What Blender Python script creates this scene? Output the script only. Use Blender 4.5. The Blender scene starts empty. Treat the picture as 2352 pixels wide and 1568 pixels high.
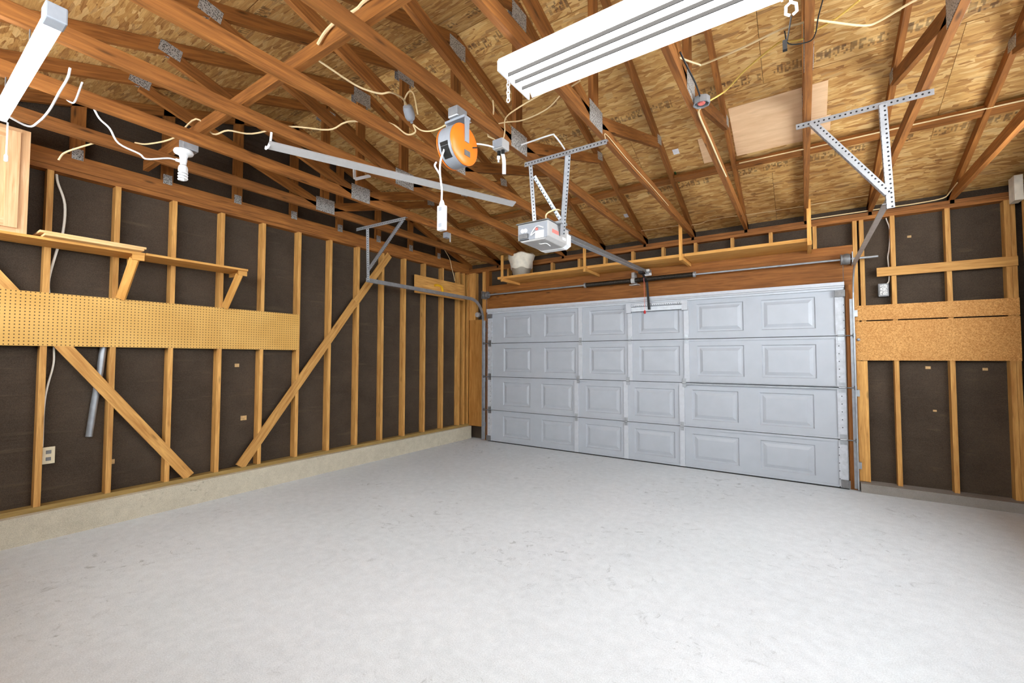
import bpy, bmesh, math, random
from mathutils import Vector, Matrix
random.seed(7)
S = bpy.context.scene
COL = S.collection
# ------------------------------------------------------------------ camera, world, exposure
YAW, PITCH, ROLL = 0.5907, 0.0381, 0.0014
fw = Vector((-math.sin(YAW)*math.cos(PITCH), math.cos(YAW)*math.cos(PITCH), math.sin(PITCH)))
rt0 = Vector((math.cos(YAW), math.sin(YAW), 0)); up0 = rt0.cross(fw)
rt = rt0*math.cos(ROLL) + up0*math.sin(ROLL); up = up0*math.cos(ROLL) - rt0*math.sin(ROLL)
cam = bpy.data.cameras.new('camera'); co = bpy.data.objects.new('camera', cam); COL.objects.link(co)
M = Matrix((rt, up, -fw)).transposed().to_4x4(); M.translation = Vector((4.4957, -5.9747, 1.4121))
co.matrix_world = M
cam.sensor_fit = 'HORIZONTAL'; cam.sensor_width = 36; cam.lens = 997.76/2352*36; cam.clip_start = 0.02
S.camera = co
W = bpy.data.worlds.new('sky'); S.world = W; W.use_nodes = True
bg = W.node_tree.nodes['Background']; bg.inputs[0].default_value = (0.88, 0.945, 1.0, 1); bg.inputs[1].default_value = 6.4
S.view_settings.view_transform = 'Standard'; S.view_settings.look = 'None'
S.view_settings.exposure = 1.05; S.view_settings.gamma = 1.0; S.view_settings.use_curve_mapping = False
TUBE = 7.0
# ------------------------------------------------------------------ materials
def lin(c):
    return tuple(((v/255)/12.92 if v/255 <= 0.04045 else ((v/255+0.055)/1.055)**2.4) for v in c) + (1,)
class NT:
    def __init__(s, name):
        s.m = bpy.data.materials.new(name); s.m.use_nodes = True; s.t = s.m.node_tree
        s.b = s.t.nodes['Principled BSDF']
    def n(s, typ, **k):
        nd = s.t.nodes.new(typ)
        for a, v in k.items():
            if a.startswith('i_'): nd.inputs[a[2:].replace('_', ' ')].default_value = v
            else: setattr(nd, a, v)
        return nd
    def l(s, a, b): s.t.links.new(a, b)
    def coord(s, which, scale):
        tc = s.n('ShaderNodeTexCoord'); mp = s.n('ShaderNodeMapping'); mp.inputs['Scale'].default_value = scale
        s.l(tc.outputs[which], mp.inputs['Vector']); return mp.outputs[0]
    def noise(s, vec, scale, detail=3, rough=.55, dist=0):
        nd = s.n('ShaderNodeTexNoise', i_Scale=scale, i_Detail=detail, i_Roughness=rough, i_Distortion=dist); s.l(vec, nd.inputs['Vector']); return nd.outputs[0]
    def ramp(s, fac, stops):
        r = s.n('ShaderNodeValToRGB'); e = r.color_ramp.elements
        while len(e) < len(stops): e.new(.5)
        for q, (p, c) in zip(e, stops): q.position = p; q.color = c
        s.l(fac, r.inputs[0]); return r.outputs[0]
    def mix(s, fac, a, b, mode='MIX'):
        m = s.n('ShaderNodeMix', data_type='RGBA', blend_type=mode)
        for v, i in ((fac, 0), (a, 6), (b, 7)):
            if isinstance(v, (int, float, tuple)): m.inputs[i].default_value = v
            else: s.l(v, m.inputs[i])
        return m.outputs[2]
    def math(s, op, a, b=0., c=0.):
        m = s.n('ShaderNodeMath', operation=op)
        for v, i in ((a, 0), (b, 1), (c, 2)):
            if isinstance(v, (int, float)): m.inputs[i].default_value = v
            else: s.l(v, m.inputs[i])
        return m.outputs[0]
    def bump(s, h, st, dist=.01):
        b = s.n('ShaderNodeBump', i_Strength=st, i_Distance=dist); s.l(h, b.inputs['Height']); s.l(b.outputs[0], s.b.inputs['Normal'])
    def out(s, col, rough=.6, metal=0., spec=.3):
        if isinstance(col, tuple): s.b.inputs['Base Color'].default_value = col
        else: s.l(col, s.b.inputs['Base Color'])
        if isinstance(rough, (int, float)): s.b.inputs['Roughness'].default_value = rough
        else: s.l(rough, s.b.inputs['Roughness'])
        s.b.inputs['Metallic'].default_value = metal; s.b.inputs['Specular IOR Level'].default_value = spec
        return s.m
def wood(name, dark, light, knot=.5, var=.25, grain=22):
    k = NT(name); v = k.coord('UV', (1.6, grain, 1))
    a = k.noise(v, 2.0, 4, .6, .6)
    base = k.ramp(a, [(.28, lin(dark)), (.72, lin(light))])
    b = k.noise(k.coord('UV', (1.2, 5, 1)), 2.2, 2)
    base = k.mix(k.math('MULTIPLY', k.math('SUBTRACT', b, .42), 1.2), base, lin(dark))
    vo = k.n('ShaderNodeTexVoronoi', i_Scale=2.3); k.l(k.coord('UV', (1, 4.5, 1)), vo.inputs['Vector'])
    kn = k.ramp(vo.outputs['Distance'], [(.05, (1, 1, 1, 1)), (.13, (0, 0, 0, 1))])
    base = k.mix(k.math('MULTIPLY', kn, knot), base, lin(tuple(c*.42 for c in dark)))
    oi = k.n('ShaderNodeObjectInfo'); hv = k.n('ShaderNodeHueSaturation')
    k.l(k.math('MULTIPLY_ADD', oi.outputs['Random'], var, 1-var/2), hv.inputs['Value']); k.l(base, hv.inputs['Color'])
    k.bump(a, .12, .003)
    return k.out(hv.outputs[0], .62, 0, .25)
def plain(name, c, rough=.5, metal=0., spec=.4, amp=.06, scale=30):
    k = NT(name); n = k.noise(k.coord('Object', (1, 1, 1)), scale, 2)
    d = tuple(x*(1-amp) for x in lin(c)[:3])+(1,); h = tuple(min(1, x*(1+amp)) for x in lin(c)[:3])+(1,)
    return k.out(k.ramp(n, [(.3, d), (.7, h)]), rough, metal, spec)
def emit(name, c, st):
    k = NT(name); k.b.inputs['Emission Color'].default_value = c; k.b.inputs['Emission Strength'].default_value = st
    return k.out((.9, .9, .9, 1), .4)
def osb(name, stamp=False, tint=(0, 0, 0)):
    k = NT(name)
    tc = k.n('ShaderNodeTexCoord'); mp = k.n('ShaderNodeMapping'); k.l(tc.outputs['UV'], mp.inputs['Vector'])
    wob = k.n('ShaderNodeTexNoise', i_Scale=5., i_Detail=2.); k.l(mp.outputs[0], wob.inputs['Vector'])
    def layer(rot, sc, off):
        m = k.n('ShaderNodeMapping'); m.inputs['Rotation'].default_value = (0, 0, rot); m.inputs['Scale'].default_value = sc; m.inputs['Location'].default_value = (off, off*1.7, 0)
        ad = k.n('ShaderNodeVectorMath', operation='MULTIPLY_ADD'); ad.inputs[1].default_value = (.06, .06, 0)
        k.l(wob.outputs['Color'], ad.inputs[0]); k.l(mp.outputs[0], ad.inputs[2]); k.l(ad.outputs[0], m.inputs['Vector'])
        v = k.n('ShaderNodeTexVoronoi', i_Scale=1.); k.l(m.outputs[0], v.inputs['Vector'])
        ss = k.n('ShaderNodeSeparateColor'); k.l(v.outputs['Color'], ss.inputs[0]); return ss.outputs[0], ss.outputs[1], v.outputs['Distance']
    a, a2, d1 = layer(.15, (8, 38, 1), 0); b, b2, d2 = layer(-.5, (11, 42, 1), 3.1); c, c2, d3 = layer(.9, (14, 40, 1), 7.7)
    pal = [(.0, lin((150, 96, 44))), (.25, lin((194, 142, 76))), (.6, lin((220, 172, 102))), (.9, lin((240, 202, 138))), (1., lin((128, 76, 34)))]
    ca, cb, cc = k.ramp(a, pal), k.ramp(b, pal), k.ramp(c, pal)
    col = k.mix(k.math('GREATER_THAN', a2, .5), ca, k.mix(k.math('GREATER_THAN', b2, .45), cb, cc))
    g = k.noise(k.coord('UV', (6, 90, 1)), 1.5, 3)
    col = k.mix(.35, col, k.ramp(g, [(.3, lin((112, 70, 30))), (.7, lin((222, 182, 120)))]))
    big = k.noise(mp.outputs[0], 1.3, 2)
    col = k.mix(k.math('MULTIPLY', k.math('SUBTRACT', big, .4), .8), col, lin((140, 92, 44)))
    dk = k.ramp(k.noise(k.coord('UV', (9, 60, 1)), 1.2, 2), [(.66, (0, 0, 0, 1)), (.74, (1, 1, 1, 1))])
    col = k.mix(k.math('MULTIPLY', dk, .45), col, lin((96, 56, 26)))
    if stamp:  # rows of faded ink lettering printed near both long edges of each sheet
        sp = k.n('ShaderNodeSeparateXYZ'); k.l(tc.outputs['UV'], sp.inputs[0]); u, v = sp.outputs[0], sp.outputs[1]
        def band(lo, hi): return k.math('MULTIPLY', k.math('GREATER_THAN', v, lo), k.math('LESS_THAN', v, hi))
        cell = k.n('ShaderNodeCombineXYZ'); k.l(k.math('FLOOR', k.math('MULTIPLY', u, 76)), cell.inputs[0]); k.l(k.math('FLOOR', k.math('MULTIPLY', v, 44)), cell.inputs[1])
        wn = k.n('ShaderNodeTexWhiteNoise'); k.l(cell.outputs[0], wn.inputs['Vector'])
        gap = k.math('LESS_THAN', k.math('FRACT', k.math('MULTIPLY', u, 19)), .76)
        c2n = k.n('ShaderNodeCombineXYZ'); k.l(k.math('MULTIPLY', u, 2.2), c2n.inputs[0])
        word = k.math('GREATER_THAN', k.noise(c2n.outputs[0], 1.6, 1), .43)
        ink = k.math('MULTIPLY', k.math('MULTIPLY', k.math('GREATER_THAN', wn.outputs[0], .36), gap), word)
        ink = k.math('MULTIPLY', ink, band(.05, .137))
        ink = k.math('MULTIPLY', ink, k.math('MULTIPLY_ADD', k.noise(tc.outputs['UV'], 14, 2), 1.1, -.05))
        col = k.mix(ink, col, lin((62, 48, 40)))
    k.bump(a, .25, .002)
    return k.out(col, .6, 0, .25)
def perforated(name, c, pitch, wd, metal=.5, rough=.4):
    """galvanised metal with a row of dark punched holes down the middle of each face"""
    k = NT(name); tc = k.n('ShaderNodeTexCoord'); sp = k.n('ShaderNodeSeparateXYZ'); k.l(tc.outputs['UV'], sp.inputs[0])
    fu = k.math('SUBTRACT', k.math('FRACT', k.math('MULTIPLY', sp.outputs[0], 1/pitch)), .5)
    fv = k.math('SUBTRACT', k.math('FRACT', k.math('MULTIPLY', sp.outputs[1], 1/wd)), .5)
    d = k.math('SQRT', k.math('ADD', k.math('POWER', k.math('MULTIPLY', fu, pitch), 2.), k.math('POWER', k.math('MULTIPLY', fv, wd), 2.)))
    hole = k.math('LESS_THAN', d, .0055)
    n = k.noise(tc.outputs['Object'], 25, 2)
    base = k.ramp(n, [(.3, lin(tuple(x*.9 for x in c))), (.7, lin(c))])
    return k.out(k.mix(hole, base, lin((38, 38, 40))), rough, metal, .5)
def nailplate(name):
    k = NT(name); n = k.n('ShaderNodeTexVoronoi', i_Scale=110.); k.l(k.coord('Object', (1, 1, 1)), n.inputs['Vector'])
    return k.out(k.ramp(n.outputs['Distance'], [(.25, lin((60, 56, 52))), (.5, lin((178, 176, 172)))]), .45, .35, .5)

m_stud = wood('stud_wood', (172, 118, 58), (224, 172, 98))
m_truss = wood('truss_wood', (108, 65, 29), (168, 108, 52), .7, .35)
m_shelf = wood('shelf_wood', (188, 128, 58), (226, 174, 98), .4)
m_board = wood('pale_board', (206, 160, 100), (240, 204, 152), .15)
m_head = wood('header_wood', (122, 72, 30), (168, 108, 50), .8)
m_sill = wood('treated_sill', (140, 112, 62), (176, 146, 88), .2)
m_ply = wood('plywood', (158, 104, 44), (196, 142, 74), .2, .1, 12)
m_patch = wood('pale_plywood', (220, 178, 134), (240, 204, 164), .06, .06, 10)
m_oak = wood('oak', (196, 146, 98), (232, 190, 146), .1, .1, 30)
m_osb = osb('osb_sheathing', True); m_osb2 = None
def particle():
    k = NT('particle_board'); v = k.coord('Object', (1, 1, 1)); a = k.noise(v, 70, 3, .7); b = k.noise(v, 3, 2)
    vo = k.n('ShaderNodeTexVoronoi', i_Scale=150.); k.l(v, vo.inputs['Vector']); sc = k.n('ShaderNodeSeparateColor'); k.l(vo.outputs['Color'], sc.inputs[0])
    c = k.ramp(sc.outputs[0], [(.2, lin((176, 120, 58))), (.8, lin((222, 168, 100)))])
    c = k.mix(.4, c, k.ramp(a, [(.35, lin((150, 98, 44))), (.65, lin((222, 166, 98)))]))
    c = k.mix(k.math('MULTIPLY', k.math('SUBTRACT', b, .4), .8), c, lin((170, 112, 52)))
    k.bump(a, .2, .002); return k.out(c, .65, 0, .25)
m_osb2 = particle()
def felt():
    k = NT('black_felt'); v = k.coord('Object', (1, 1, 1))
    a = k.noise(v, 3, 4); f = k.noise(v, 260, 2)
    w = k.noise(k.coord('Object', (2, .8, 9)), 2, 3)
    c = k.ramp(a, [(.3, lin((58, 48, 39))), (.7, lin((78, 66, 54)))])
    c = k.mix(.35, c, k.ramp(f, [(.35, lin((40, 33, 27))), (.65, lin((98, 84, 70)))]))
    c = k.mix(k.math('MULTIPLY', k.ramp(w, [(.62, (0, 0, 0, 1)), (.75, (1, 1, 1, 1))]), .4), c, lin((96, 82, 64)))
    k.bump(w, .5, .02); return k.out(c, .85, 0, .15)
m_felt = felt()
def concrete(name, c0, c1, sp):
    k = NT(name); v = k.coord('Object', (1, 1, 1))
    a = k.noise(v, .9, 5, .6); b = k.noise(v, 14, 5, .65); f = k.noise(v, 160, 2)
    c = k.ramp(a, [(.3, lin(c0)), (.7, lin(c1))])
    c = k.mix(.45, c, k.ramp(b, [(.35, lin(tuple(x*.94 for x in c0))), (.65, lin(c1))]))
    c = k.mix(.4, c, k.ramp(f, [(.3, lin(tuple(x*.84 for x in c0))), (.7, lin(c1))]))
    s = k.ramp(k.noise(v, 8, 8, .74, 1.5), [(.57, (0, 0, 0, 1)), (.68, (1, 1, 1, 1))])
    z = k.ramp(k.noise(v, .8, 2), [(.44, (0, 0, 0, 1)), (.62, (1, 1, 1, 1))])
    c = k.mix(k.math('MULTIPLY', k.math('MULTIPLY', s, z), sp), c, lin(tuple(x*.72 for x in c0)))
    k.bump(b, .15, .004); return k.out(c, .7, 0, .25)
m_floor = concrete('floor_concrete', (200, 204, 207), (226, 230, 233), .8)
m_curb = concrete('stem_wall_concrete', (180, 170, 150), (216, 206, 184), .9)
m_curb2 = concrete('grey_stem_wall_concrete', (132, 124, 116), (152, 145, 138), .6)
def pegboard():
    k = NT('pegboard'); tc = k.n('ShaderNodeTexCoord'); sp = k.n('ShaderNodeSeparateXYZ'); k.l(tc.outputs['Object'], sp.inputs[0])
    fu = k.math('SUBTRACT', k.math('FRACT', k.math('MULTIPLY', sp.outputs[1], 39.37)), .5)
    fv = k.math('SUBTRACT', k.math('FRACT', k.math('MULTIPLY', sp.outputs[2], 39.37)), .5)
    d = k.math('SQRT', k.math('ADD', k.math('POWER', fu, 2.), k.math('POWER', fv, 2.)))
    n = k.noise(tc.outputs['Object'], 3, 2)
    return k.out(k.mix(k.math('LESS_THAN', d, .165), k.ramp(n, [(.3, lin((204, 156, 78))), (.7, lin((218, 172, 94)))]), lin((70, 46, 20))), .55, 0, .3)
m_peg = pegboard()
m_door = plain('door_white_steel', (172, 176, 182), .45, 0, .4, .03, 6)
m_doorp = plain('door_panel_steel', (172, 176, 182), .4, 0, .45, .03, 6)
m_stile = perforated('door_stile_steel', (190, 193, 198), .085, .085, 0, .4)
m_stile0 = plain('door_stile_plain', (188, 191, 196), .4, 0, .4, .04, 20)
m_perf = perforated('perforated_angle', (176, 178, 181), .028, .035)
m_galv = plain('galvanised', (160, 163, 166), .38, .55, .5, .12, 18)
m_galvd = plain('dull_galvanised', (116, 115, 114), .5, .4, .5, .15, 40)
m_plate = nailplate('nail_plate')
m_white = plain('white_plastic', (236, 236, 236), .4, 0, .4, .02)
m_cable = plain('white_cable', (232, 224, 210), .5, 0, .3, .03)
m_tan = plain('cream_cable', (222, 196, 150), .5, 0, .3, .03)
m_yellow = plain('yellow_cable', (222, 188, 96), .5, 0, .3, .03)
m_black = plain('black_rubber', (30, 29, 28), .5, 0, .3, .1)
m_spring = plain('oiled_spring', (46, 38, 28), .45, .4, .4, .2, 60)
m_orange = plain('orange_plastic', (240, 122, 34), .35, 0, .5, .03)
m_grey = plain('grey_plastic', (150, 154, 160), .4, 0, .4, .04)
m_greyl = plain('light_grey_plastic', (176, 173, 170), .4, 0, .4, .03)
m_red = plain('red_plastic', (190, 40, 40), .4)
m_redl = plain('red_label', (232, 120, 110), .5)
m_ylw = plain('yellow_plastic', (236, 180, 30), .4)
m_green = plain('green_mark', (48, 92, 44), .6)
m_beige = plain('beige_plastic', (214, 200, 168), .45)
m_cloth = plain('white_cloth', (222, 214, 196), .8, 0, .2, .12, 14)
m_frost = plain('cloudy_plastic', (150, 140, 124), .4)
m_dark = plain('dark_hole', (24, 22, 20), .8)
m_tube = emit('lit_tube', (1, .985, .96, 1), TUBE)
m_led = emit('lit_diffuser', (.97, .985, 1, 1), 6.0)
m_tear = plain('torn_paper', (196, 160, 112), .8, 0, .2, .2, 40)
m_paper = plain('paper', (226, 226, 228), .6)
# ------------------------------------------------------------------ mesh helpers
class MB:
    def __init__(s): s.v = []; s.f = []; s.uv = []; s.o = random.random()*20
    def quad(s, p, uv):
        i = len(s.v); s.v += [tuple(q) for q in p]; s.f.append(tuple(range(i, i+len(p)))); s.uv += uv
    def bar(s, p0, p1, w, t, side):
        p0, p1 = Vector(p0), Vector(p1); d = p1-p0; L = d.length; d = d/L
        a = Vector(side); a = (a-d*a.dot(d)).normalized(); n = d.cross(a)
        a = a*(w/2); n = n*(t/2); o = s.o; s.o += random.random()*3
        c = [(-a-n), (a-n), (a+n), (-a+n)]; ws = [w, t, w, t]; acc = o
        for k in range(4):
            A, B = c[k], c[(k+1) % 4]; 
            s.quad([p0+A, p0+B, p1+B, p1+A], [(o, acc), (o, acc+ws[k]), (o+L, acc+ws[k]), (o+L, acc)]); acc += ws[k]
        s.quad([p0+c[3], p0+c[2], p0+c[1], p0+c[0]], [(o, o), (o+.02, o), (o+.02, o+t), (o, o+t)])
        s.quad([p1+q for q in c], [(o, o), (o+.02, o), (o+.02, o+t), (o, o+t)])
        return s
    def box(s, x0, x1, y0, y1, z0, z1, axis=None):
        e = [x1-x0, y1-y0, z1-z0]; ax = axis if axis is not None else e.index(max(e))
        c = Vector(((x0+x1)/2, (y0+y1)/2, (z0+z1)/2)); d = Vector((0, 0, 0)); d[ax] = e[ax]/2
        sd = Vector((0, 0, 0)); b = (ax+1) % 3; sd[b] = 1
        return s.bar(c-d, c+d, e[b], e[(ax+2) % 3], sd)
    def tube(s, pts, r, n=8, cap=True):
        pts = [Vector(p) for p in pts]; rings = []; ref = None
        for i, p in enumerate(pts):
            d = (pts[min(i+1, len(pts)-1)]-pts[max(i-1, 0)]).normalized()
            if ref is None: ref = d.orthogonal().normalized()
            ref = (ref-d*ref.dot(d)); ref = ref.normalized() if ref.length > 1e-5 else d.orthogonal().normalized()
            b = d.cross(ref); rr = r[i] if isinstance(r, (list, tuple)) else r
            rings.append([p+(ref*math.cos(2*math.pi*k/n)+b*math.sin(2*math.pi*k/n))*rr for k in range(n)])
        i0 = len(s.v)
        for g in rings: s.v += [tuple(q) for q in g]
        for i in range(len(rings)-1):
            for k in range(n):
                k2 = (k+1) % n
                s.f.append((i0+i*n+k, i0+i*n+k2, i0+(i+1)*n+k2, i0+(i+1)*n+k)); s.uv += [(i*.1, k/n), (i*.1, (k+1)/n), (i*.1+.1, (k+1)/n), (i*.1+.1, k/n)]
        if cap:
            s.f.append(tuple(i0+k for k in reversed(range(n)))); s.uv += [(0, 0)]*n
            j = i0+(len(rings)-1)*n; s.f.append(tuple(j+k for k in range(n))); s.uv += [(0, 0)]*n
        return s
    def cyl(s, p0, p1, r, n=16): return s.tube([p0, p1], r, n)
    def lathe(s, o, ax, prof, n=20):  # prof: (distance along ax, radius)
        o = Vector(o); ax = Vector(ax).normalized(); a = ax.orthogonal().normalized(); b = ax.cross(a); i0 = len(s.v)
        for h, r in prof:
            for k in range(n):
                t = 2*math.pi*k/n; s.v.append(tuple(o+ax*h+(a*math.cos(t)+b*math.sin(t))*r))
        for i in range(len(prof)-1):
            for k in range(n):
                k2 = (k+1) % n; s.f.append((i0+i*n+k, i0+i*n+k2, i0+(i+1)*n+k2, i0+(i+1)*n+k)); s.uv += [(0, 0)]*4
        s.f.append(tuple(i0+k for k in reversed(range(n)))); s.uv += [(0, 0)]*n
        j = i0+(len(prof)-1)*n; s.f.append(tuple(j+k for k in range(n))); s.uv += [(0, 0)]*n
        return s
    def build(s, name, mat, parent=None, smooth=False, bevel=0, wt=None):
        me = bpy.data.meshes.new(name); me.from_pydata(s.v, [], s.f); me.update()
        l = me.uv_layers.new(name='UVMap'); l.data.foreach_set('uv', [x for q in s.uv for x in q])
        me.materials.append(mat)
        if smooth:
            me.polygons.foreach_set('use_smooth', [True]*len(me.polygons))
            bm = bmesh.new(); bm.from_mesh(me); 
            for e in bm.edges:
                if len(e.link_faces) == 2 and e.calc_face_angle(0) > .7: e.smooth = False
            bm.to_mesh(me); bm.free()
        o = bpy.data.objects.new(name, me); COL.objects.link(o)
        if bevel:
            bm = bmesh.new(); bm.from_mesh(me); bmesh.ops.remove_doubles(bm, verts=bm.verts, dist=1e-5); bm.to_mesh(me); bm.free()
            b = o.modifiers.new('edge', 'BEVEL'); b.width = bevel; b.segments = 2; b.limit_method = 'ANGLE'
        if parent: adopt(o, parent)
        return o
def adopt(o, parent):
    o.parent = parent; o.matrix_parent_inverse = parent.matrix_world.inverted()
def tag(o, label, cat, group=None, kind=None):
    o['label'] = label; o['category'] = cat
    if group: o['group'] = group
    if kind: o['kind'] = kind
    return o
def thing(name, loc, label, cat, group=None):
    o = bpy.data.objects.new(name, None); COL.objects.link(o); o.location = loc; o.matrix_world = Matrix.Translation(loc); o.empty_display_size = .1
    return tag(o, label, cat, group)
def struct(o, label=None):
    o['kind'] = 'structure'
    if label: o['label'] = label
    return o
def bx(name, mat, parent, *a, axis=None, bevel=0): return MB().box(*a, axis=axis).build(name, mat, parent, bevel=bevel)
def br(name, mat, parent, p0, p1, w, t, side, bevel=0): return MB().bar(p0, p1, w, t, side).build(name, mat, parent, bevel=bevel)
def angle(name, mat, parent, p0, p1, w, side, up):
    """L shaped perforated bar: one flange facing along 'up', one along 'side'"""
    side, up = Vector(side).normalized(), Vector(up).normalized()
    mb = MB(); mb.o = 0; mb.bar(Vector(p0)+side*w/2, Vector(p1)+side*w/2, w, .003, side); mb.bar(Vector(p0)+up*w/2, Vector(p1)+up*w/2, w, .003, up)
    return mb.build(name, mat, parent)
def smooth_path(pts, k=5):
    P = [Vector(p) for p in pts]; P = [P[0]*2-P[1]]+P+[P[-1]*2-P[-2]]; out = []
    for i in range(1, len(P)-2):
        a, b, c, d = P[i-1:i+3]
        for j in range(k):
            t = j/k; out.append(.5*((2*b)+(c-a)*t+(2*a-5*b+4*c-d)*t*t+(3*b-a-3*c+d)*t**3))
    out.append(P[-2]); return out
def cable(label, pts, r=.0055, mat=None, k=5, name='cable', cat='cable', parent=None):
    o = MB().tube(smooth_path(pts, k), r, 7).build(name, mat or m_cable, parent, True)
    if not parent: tag(o, label, cat)
    return o
def strip(name, mat, parent, pts, w, t, side):
    """a flat bar (w along side, t thick) swept along a path"""
    mb = MB(); P = [Vector(p) for p in pts]; sd = Vector(side).normalized(); rings = []; acc = 0; L = [0]
    for i, p in enumerate(P):
        d = (P[min(i+1, len(P)-1)]-P[max(i-1, 0)]).normalized(); n = d.cross(sd).normalized()
        rings.append([p-sd*w/2-n*t/2, p+sd*w/2-n*t/2, p+sd*w/2+n*t/2, p-sd*w/2+n*t/2])
        if i: acc += (P[i]-P[i-1]).length; L.append(acc)
    for i in range(len(P)-1):
        for q in range(4):
            q2 = (q+1) % 4
            mb.quad([rings[i][q], rings[i][q2], rings[i+1][q2], rings[i+1][q]], [(L[i], 0), (L[i], w), (L[i+1], w), (L[i+1], 0)])
    mb.quad(rings[0][::-1], [(0, 0)]*4); mb.quad(rings[-1], [(0, 0)]*4)
    return mb.build(name, mat, parent)

# ------------------------------------------------------------------ shell
XL, XF = -.471, -.56          # stud face and felt face of the left wall
YW, YF = .05, .14             # stud face and felt face of the door wall
XR, XRF = 6.19, 6.28
YB = -6.55                    # the rear end of the garage
RIDGE = -3.21
def roof(y): return 3.137 - .33333*y if y > RIDGE else 3.137 + .33333*(y-2*RIDGE)
struct(bx('floor', m_floor, None, -.75, 6.45, YB-.4, .6, -.15, 0), 'pale grey worn concrete slab floor')
# left wall
wl = struct(MB().build('wall_left', m_felt)) if False else None
def gable_wall(name, x0, x1):
    mb = MB()
    prof = [(YB, 0), (.14, 0), (.14, roof(.14)), (RIDGE, roof(RIDGE)), (YB, roof(YB))]
    f = [Vector((x1, y, z)) for y, z in prof]; b = [Vector((x0, y, z)) for y, z in prof]
    mb.quad(f, [(p.y, p.z) for p in f]); mb.quad(b[::-1], [(p.y, p.z) for p in b[::-1]])
    for i in range(5):
        j = (i+1) % 5; mb.quad([f[j], f[i], b[i], b[j]], [(0, 0)]*4)
    return mb.build(name, m_felt)
wl = struct(gable_wall('wall_left', XF-.06, XF), 'left gable wall, black felt behind open studs')
y1, sp = -5.1701, .4142
for i in range(-3, 13):
    y = y1+i*sp
    bx('stud', m_stud, wl, XF, XL, y-.038, y, .253, 2.91)
bx('stud', m_stud, wl, XF, XL, -.105, -.067, .253, 2.91)
bx('stud', m_stud, wl, XF, XL, .005, .043, .253, 2.91)
bx('sill_plate', m_sill, wl, XF, XL+.004, YB, YW, .215, .253)
bx('top_plate', m_truss, wl, XF, XL, YB, YW, 2.91, 2.949); bx('top_plate', m_truss, wl, XF, XL+.003, YB, YW, 2.951, 2.989)
bx('bottom_chord', m_truss, wl, XL-.04, XL-.002, YB, YW, 2.991, 3.08)
for i in range(9):
    y = -5.70+i*.615
    zt = min(roof(y), roof(y+.089))-.01
    bx('gable_stud', m_truss, wl, XL-.041, XL-.003, y, y+.089, 3.081, zt, axis=2)
    bx('connector_plate', m_plate, wl, XL-.003, XL, y+.01, y+.08, 3.05, 3.14)
for a, b in ((YB, RIDGE), (RIDGE, .14)):
    br('top_chord', m_truss, wl, (XL-.022, a, roof(a)-.047), (XL-.022, b, roof(b)-.047), .038, .089, (1, 0, 0))
br('diagonal_brace', m_stud, wl, (XL-.006, -5.62, 2.25), (XL-.006, -4.18, .262), .018, .092, (1, 0, 0))
br('diagonal_brace', m_stud, wl, (XL-.006, -3.722, .262), (XL-.006, -2.33, 2.165), .018, .10, (1, 0, 0))
br('diagonal_brace', m_stud, wl, (XL-.008, -2.37, 2.10), (XL-.008, -1.765, 2.908), .018, .10, (1, 0, 0))
bx('nailed_board', m_stud, wl, XL, XL+.018, -1.28, -.12, 2.42, 2.70)
struct(bx('baseboard_left', m_curb, None, XF, -.405, YB, YW, 0, .215), 'rough tan concrete stem wall under the left studs')
# right wall (beyond the frame): a wide opening added to let sky light fill the room
WY0, WY1, WZ0, WZ1 = -4.9, -1.1, 1.6, 2.84
def wall_with_opening(name, x0, x1):
    mb = MB(); mb.box(x0, x1, YB, WY0, 0, 2.99, axis=2); mb.box(x0, x1, WY1, .14, 0, 2.99, axis=2)
    mb.box(x0, x1, WY0, WY1, 0, WZ0, axis=1); mb.box(x0, x1, WY0, WY1, WZ1, 2.99, axis=1)
    for p in (((YB, 2.99), (.14, 2.99), (.14, roof(.14)), (RIDGE, roof(RIDGE)), (YB, roof(YB))),):
        f = [Vector((x0, y, z)) for y, z in p]; k = [Vector((x1, y, z)) for y, z in p]
        mb.quad(f, [(0, 0)]*5); mb.quad(k[::-1], [(0, 0)]*5)
    return mb.build(name, m_felt)
wr = struct(wall_with_opening('wall_right', XRF, XRF+.06), 'right gable wall of open studs and felt with a wide opening added for daylight')
for i in range(16):
    y = -.09-i*.4142
    if y-.038 > WY1 or y < WY0: bx('stud', m_stud, wr, XR, XRF, y-.038, y, .13, 2.925)
bx('opening_header', m_head, wr, XR, XRF, WY0, WY1, WZ1, WZ1+.08); bx('opening_sill', m_stud, wr, XR, XRF+.06, WY0, WY1, WZ0-.04, WZ0)
bx('sill_plate', m_sill, wr, XR, XRF, YB, YW, .092, .13)
bx('top_plate', m_truss, wr, XR, XRF, YB, YW, 2.925, 3.0)
# door wall
wf = MB()
wf.box(-.62, -.03, YF, YF+.05, 0, 3.09); wf.box(-.03, 4.97, YF, YF+.05, 2.15, 3.09); wf.box(4.97, 6.34, YF, YF+.05, 0, 3.09)
wf = struct(wf.build('wall_front', m_felt), 'garage door wall, black felt behind open framing')
bx('top_plate', m_truss, wf, XF, XRF, YW, YF, 2.925, 2.962); bx('top_plate', m_truss, wf, XF, XRF, YW-.002, YF, 2.964, 3.0)
bx('header_board', m_head, wf, -.03, 4.97, YW, YF, 2.22, 2.565); bx('header_board', m_head, wf, -.03, 4.97, YW, YF, 2.567, 2.665)
for x in (.37, .79, 1.209, 1.68, 2.09, 2.51, 2.93, 3.347, 3.78, 4.197, 4.63):
    bx('cripple_stud', m_stud, wf, x-.019, x+.019, YW+.002, YF, 2.665, 2.925)
bx('post', m_stud, wf, -.172, -.10, YW, YF, 0, 2.925, axis=2); bx('post', m_head, wf, -.099, -.03, YW, YF, 0, 2.925, axis=2)
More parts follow.
